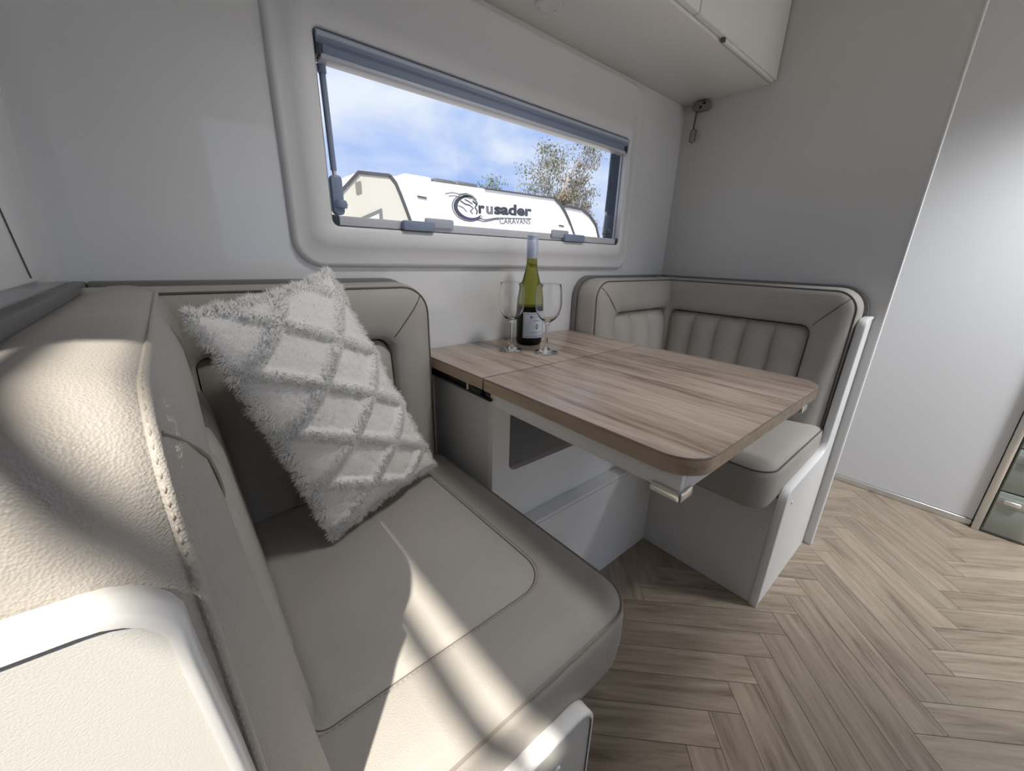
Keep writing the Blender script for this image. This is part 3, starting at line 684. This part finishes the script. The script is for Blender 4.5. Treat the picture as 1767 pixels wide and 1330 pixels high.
# ------------------------------------------------------------------ outside: ground, caravans, trees
struct(box('ground', (-60, -40, -.62), (80, 90, -.5), GRAVEL), 'pale gravel yard outside')
YV = 6.5
van = thing('caravan', 'white caravan with dark trim lines and a large dark name logo, outside the window', 'caravan', (5.5, YV + 1.1, -.5))
side = [(1.95, -.1), (1.95, 1.45), (2.364, 1.906), (2.738, 2.288), (3.298, 2.315), (7.547, 2.375), (7.75, 2.27), (7.947, 2.10), (8.10, 1.95), (8.66, .6), (8.66, -.1)]
prism('body', side, 'y', YV, YV + 2.2, VANW, van)
# cream nose panel on the side, its border, the rear quarter beyond the second trim line
nose = [(1.96, .2), (1.96, 1.44), (2.37, 1.89), (2.745, 2.27), (3.285, 2.295), (3.38, 2.21), (3.478, 2.028), (3.57, 1.80), (3.66, 1.55), (3.80, .9), (3.88, .2)]
prism('nose_panel', nose, 'y', YV - .012, YV - .0005, VANC, van)
def strip(name, pts, wd, mtl, parent, y0=YV - .03, y1=YV - .013):
    P = [Vector(p) for p in pts]; L, Rr = [], []
    for i, p in enumerate(P):
        a, b = P[max(0, i - 1)], P[min(len(P) - 1, i + 1)]; t = (b - a).normalized(); nn = Vector((-t.y, t.x)) * wd / 2
        L.append(p + nn); Rr.append(p - nn)
    poly = [tuple(q) for q in L] + [tuple(q) for q in reversed(Rr)]
    n = len(P); v = [(q[0], y0, q[1]) for q in poly] + [(q[0], y1, q[1]) for q in poly]; N2 = 2 * n; f = []
    for i in range(n - 1):
        j = N2 - 1 - i
        f += [(i, i + 1, j - 1, j), (N2 + j, N2 + j - 1, N2 + i + 1, N2 + i), (i, i + 1, N2 + i + 1, N2 + i), (j, j - 1, N2 + j - 1, N2 + j)]
    f += [(0, N2 - 1, 2 * N2 - 1, N2), (n - 1, n, N2 + n, N2 + n - 1)]
    return link(name, v, f, mtl, parent)
strip('front_trim', [(1.95, 1.44), (2.364, 1.90), (2.738, 2.285), (3.298, 2.31)], .055, VAND, van)
strip('corner_trim', [(3.298, 2.31), (3.40, 2.20), (3.478, 2.028), (3.57, 1.80), (3.66, 1.566), (3.82, .9), (3.90, .2)], .06, VAND, van)
strip('roof_trim', [(5.4, 2.35), (7.547, 2.378)], .03, VAND, van)
strip('rear_trim', [(7.547, 2.372), (7.75, 2.265), (7.947, 2.10), (8.10, 1.93), (8.345, 1.587), (8.64, .6)], .06, VAND, van)
strip('side_light', [(3.83, 2.03), (4.02, 2.02)], .03, VAND, van, YV - .02, YV - .0005); strip('side_light', [(7.75, 1.78), (7.93, 1.77)], .03, VAND, van, YV - .02, YV - .0005)
prism('vent', [(2.665, 2.12), (2.755, 2.155), (2.755, 1.985), (2.668, 1.945)], 'y', YV - .03, YV - .0125, mat('grey_vent', (.20, .19, .17), .6), van)
wv = prism('van_window', [(2.30, 1.38), (3.10, 1.755), (3.10, 1.15), (2.30, 1.15)], 'y', YV - .03, YV - .0125, mat('grey_window_trim', (.16, .165, .16), .5), van)
prism('window_glass', [(2.42, 1.37), (3.04, 1.66), (3.04, 1.2), (2.42, 1.2)], 'y', YV - .036, YV - .0305, mat('painted_reflection_glass', (.62, .63, .64), .25), wv)  # pale opaque colour stands in for the glass's reflection
box('roof_hatch', (3.75, YV + .35, 2.30), (4.35, YV + .9, 2.46), VANW, van, bevel=.04)
box('roof_vent', (4.40, YV + .3, 2.30), (4.85, YV + .8, 2.46), mat('grey_roof_vent', (.09, .09, .09), .5), van, bevel=.03); box('roof_air_conditioner', (4.9, YV + .3, 2.30), (5.45, YV + .8, 2.475), MATS['grey_roof_vent'], van, bevel=.05)
tube('roof_rail', [(6.66, YV + .5, 2.36), (6.72, YV + .5, 2.58), (6.88, YV + .5, 2.68), (7.5, YV + .5, 2.73), (7.85, YV + .5, 2.73)], .018, mat('pale_rail', (.2, .2, .2), .4), van)
for xw in (4.4, 5.2):
    wh = lathe('wheel', [(0, -.1), (.16, -.1), (.18, -.12), (.33, -.11), (.35, -.06), (.35, .06), (.33, .1), (0, .1)], (0, 0, 0), mat('tyre_rubber', (.02, .02, .02), .8), van, n=28)
    for q in wh.data.vertices: q.co += BASE[van.name]
    wh.rotation_euler = (math.pi / 2, 0, 0); wh.location = Vector((xw, YV + .12, -.15)) - BASE[van.name]
# logo lettering on the van side
def LM(x, z, rot, y=YV - .004):
    return Matrix.Translation((x, y, z)) @ Matrix.Rotation(math.radians(-rot), 4, 'Y') @ Matrix.Rotation(math.pi / 2, 4, 'X')
def fit_text(name, body, mtl, xa, xb, z, rot, size, off):
    o = text_mesh(name, body, size, mtl, van, Matrix.Identity(4), offset=off, extrude=.003)
    b0 = BASE[van.name]; co = [q.co + b0 for q in o.data.vertices]; xs = [q.x for q in co]; lo, hi = min(xs), max(xs); k = (xb - xa) / (hi - lo); M = LM(xa, z, rot)
    for q, c in zip(o.data.vertices, co): q.co = M @ Vector(((c.x - lo) * k, c.y, c.z)) - b0
fit_text('logo_lettering', 'r', LOGO, 5.255, 5.42, 1.862, 2.4, .30, .0125)
fit_text('logo_lettering', 'u', LOGOG, 5.455, 5.645, 1.870, 2.4, .30, .0125)
fit_text('logo_lettering', 'sader', LOGO, 5.675, 6.80, 1.880, 2.4, .30, .0125)
fit_text('logo_tagline', 'CARAVANS', LOGOG, 5.83, 6.77, 1.685, 3.4, .165, .002)
# emblem: big C crescent, swoosh and a few strokes of a plumed helmet
def arc_band(cx, cz, rx, rz, a0, a1, w0, wm, n=30, sk=.12):
    out, inn = [], []
    for i in range(n + 1):
        t = i / n; a = math.radians(a0 + (a1 - a0) * t); wv_ = w0 + (wm - w0) * math.sin(math.pi * t)
        out.append((cx + rx * math.cos(a) - sk * rz * math.sin(a) * 0, cz + rz * math.sin(a))); inn.append((cx + (rx - wv_) * math.cos(a) + wv_ * .15, cz + (rz - wv_ * .8) * math.sin(a)))
    return out, inn
def band_mesh(name, L, Rr, mtl, y0=YV - .008, y1=YV - .0005):
    n = len(L); poly = list(L) + list(reversed(Rr)); N2 = 2 * n
    v = [(q[0], y0, q[1]) for q in poly] + [(q[0], y1, q[1]) for q in poly]; f = []
    for i in range(n - 1):
        j = N2 - 1 - i
        f += [(i, i + 1, j - 1, j), (i, i + 1, N2 + i + 1, N2 + i), (j, j - 1, N2 + j - 1, N2 + j)]
    return link(name, v, f, mtl, van)
L1, R1 = arc_band(5.00, 1.935, .37, .235, 75, 330, .02, .085); band_mesh('emblem_crescent', L1, R1, LOGO)
L2, R2 = arc_band(5.00, 1.935, .41, .262, 95, 335, .006, .016); band_mesh('emblem_outline', L2, R2, LOGO)
L3, R3 = arc_band(5.02, 1.90, .345, .205, 215, 325, .01, .06); band_mesh('emblem_purple_crescent', L3, R3, LOGOP, YV - .010, YV - .0082)  # dark purple printed crescent inside the emblem
strip('emblem_swoosh', [(5.26, 1.76), (5.42, 1.735), (5.60, 1.772), (5.76, 1.80), (6.80, 1.862)], .016, LOGO, van, YV - .008, YV - .0005)
strip('emblem_swoosh', [(5.20, 1.725), (5.40, 1.70), (5.58, 1.735), (5.70, 1.768), (5.82, 1.778)], .014, LOGO, van, YV - .008, YV - .0005)
for pl, wd, mm in (([(4.44, 2.145), (4.60, 2.185), (4.78, 2.175), (4.95, 2.205), (5.10, 2.175), (5.20, 2.11)], .014, LOGOG), ([(4.52, 2.11), (4.66, 2.135), (4.80, 2.115), (4.92, 2.13), (5.06, 2.12)], .012, LOGOG),
                   ([(4.86, 2.155), (5.0, 2.165), (5.14, 2.12), (5.22, 2.05), (5.20, 1.99)], .035, LOGOG), ([(5.10, 2.08), (5.20, 2.02), (5.16, 1.96), (5.22, 1.90), (5.20, 1.83)], .03, LOGO),
                   ([(4.80, 2.05), (4.92, 2.00), (5.02, 1.99), (5.12, 1.94), (5.04, 1.88), (5.10, 1.83)], .022, LOGO), ([(4.74, 1.96), (4.86, 1.93), (4.95, 1.86)], .018, LOGOG), ([(4.9, 2.09), (5.0, 2.06), (5.1, 2.02)], .018, LOGO)):
    strip('emblem_stroke', pl, wd, mm, van, YV - .008, YV - .0005)
# second van's rounded tail further right
v2 = thing('caravan', 'white rounded caravan tail with dark trim beyond the logo caravan at the right', 'caravan', (9.4, YV + 2.6, -.5))
t2 = [(8.30, -.2), (8.30, 2.42), (8.9, 2.47), (9.55, 2.45), (9.95, 2.30), (10.30, 2.05), (10.6, 1.5), (10.7, -.2)]
prism('body', [(p[0] + .65, p[1]) for p in t2], 'y', YV + 1.4, YV + 3.4, VANW, v2)
strip('roof_trim', [(9.0, 2.43), (9.55, 2.48), (10.2, 2.46), (10.6, 2.31), (10.95, 2.06), (11.25, 1.51)], .07, VAND, v2, YV + 1.36, YV + 1.399)
prism('awning_dome', [(10.2 + 1.0 * math.cos(math.pi * i / 12), 2.44 + .30 * math.sin(math.pi * i / 12)) for i in range(13)], 'y', YV + 3.6, YV + 5.0, mat('pale_dome', (.7, .7, .7), .5), v2)

def tree(name, label, base, height, spread, leafm, nleaf, trunks=1, seed=1, leaf=.13, group='trees beyond the caravan', crown_from=.35):
    rg = random.Random(seed); t = thing(name, label, 'tree', base, group); b = Vector(base)
    v, f = [], []; tips = []
    def limb(p, d, L, r, lev):
        pts = [p]; q = p.copy(); dd = d.copy()
        for i in range(5):
            dd = (dd + Vector((rg.gauss(0, .12), rg.gauss(0, .12), rg.gauss(.03, .08)))).normalized(); q = q + dd * L / 5; pts.append(q.copy())
        rr = [r * (1 - .13 * i) for i in range(6)]
        tv, tf = tubevf(pts, rr, 6); n = len(v); v.extend(tv); f.extend([tuple(k + n for k in x) for x in tf])
        if lev >= 2: tips.extend(pts[2:])
        else:
            tips.append(pts[-1])
        if lev < 3:
            for i in range(4 if lev else 6):
                j = rg.choice((2, 3, 4, 5)) if lev else 2 + i % 4
                a = rg.uniform(0, 2 * math.pi); nd = (dd * .75 + Vector((math.cos(a), math.sin(a), rg.uniform(.0, .6))) * spread).normalized()
                limb(pts[j], nd, L * rg.uniform(.38, .55), rr[j] * .55, lev + 1)
    for k in range(trunks):
        limb(b + Vector((rg.uniform(-.5, .5) * (k > 0) * 2.4, rg.uniform(-.3, .3), 0)), Vector((rg.uniform(-.08, .08), 0, 1)).normalized(), height * .62, height * .018, 0)
    link('trunk', v, f, BARK, t, smooth=True, recalc=False)
    lv, lf_ = [], []; zmin = b.z + height * crown_from
    tips = [q for q in tips if q.z > zmin] or tips
    cl = rg.sample(tips, min(len(tips), 150))
    for _ in range(nleaf):
        c = rg.choice(cl); p = c + Vector((rg.gauss(0, .20), rg.gauss(0, .20), rg.gauss(-.05, .17))) * (height / 7.5)
        d = Vector((rg.gauss(0, .6), rg.gauss(0, .6), -1 + rg.gauss(0, .7))).normalized(); s = d.cross(Vector((rg.gauss(0, 1), rg.gauss(0, 1), rg.gauss(0, 1)))).normalized()
        L = leaf * rg.uniform(.7, 1.3); n = len(lv); lv.extend([p, p + d * L * .5 + s * L * .2, p + d * L, p + d * L * .5 - s * L * .2]); lf_.append((n, n + 1, n + 2, n + 3))
    fo = link('foliage', lv, lf_, leafm, t, recalc=False); fo['kind'] = 'stuff'
tree('gum_tree', 'tall sparse gum tree with a forked trunk behind the caravan', (15.7, 14, -.5), 8.6, .55, LEAF, 5600, seed=11)
tree('gum_tree', 'brownish gum tree half hidden by the right window stay', (18.2, 14.6, -.5), 7.2, .5, LEAF2, 4800, seed=23)
tree('leafy_tree', 'low rounded brown green tree just above the caravan roof', (13.8, 14, -.5), 5.3, .75, LEAF2, 4200, seed=5, crown_from=.45)
tree('leafy_tree', 'small dark green treetop at the left end of the tree row', (11.9, 15, -.5), 4.7, .6, LEAF3, 2000, seed=9, leaf=.12, crown_from=.5)
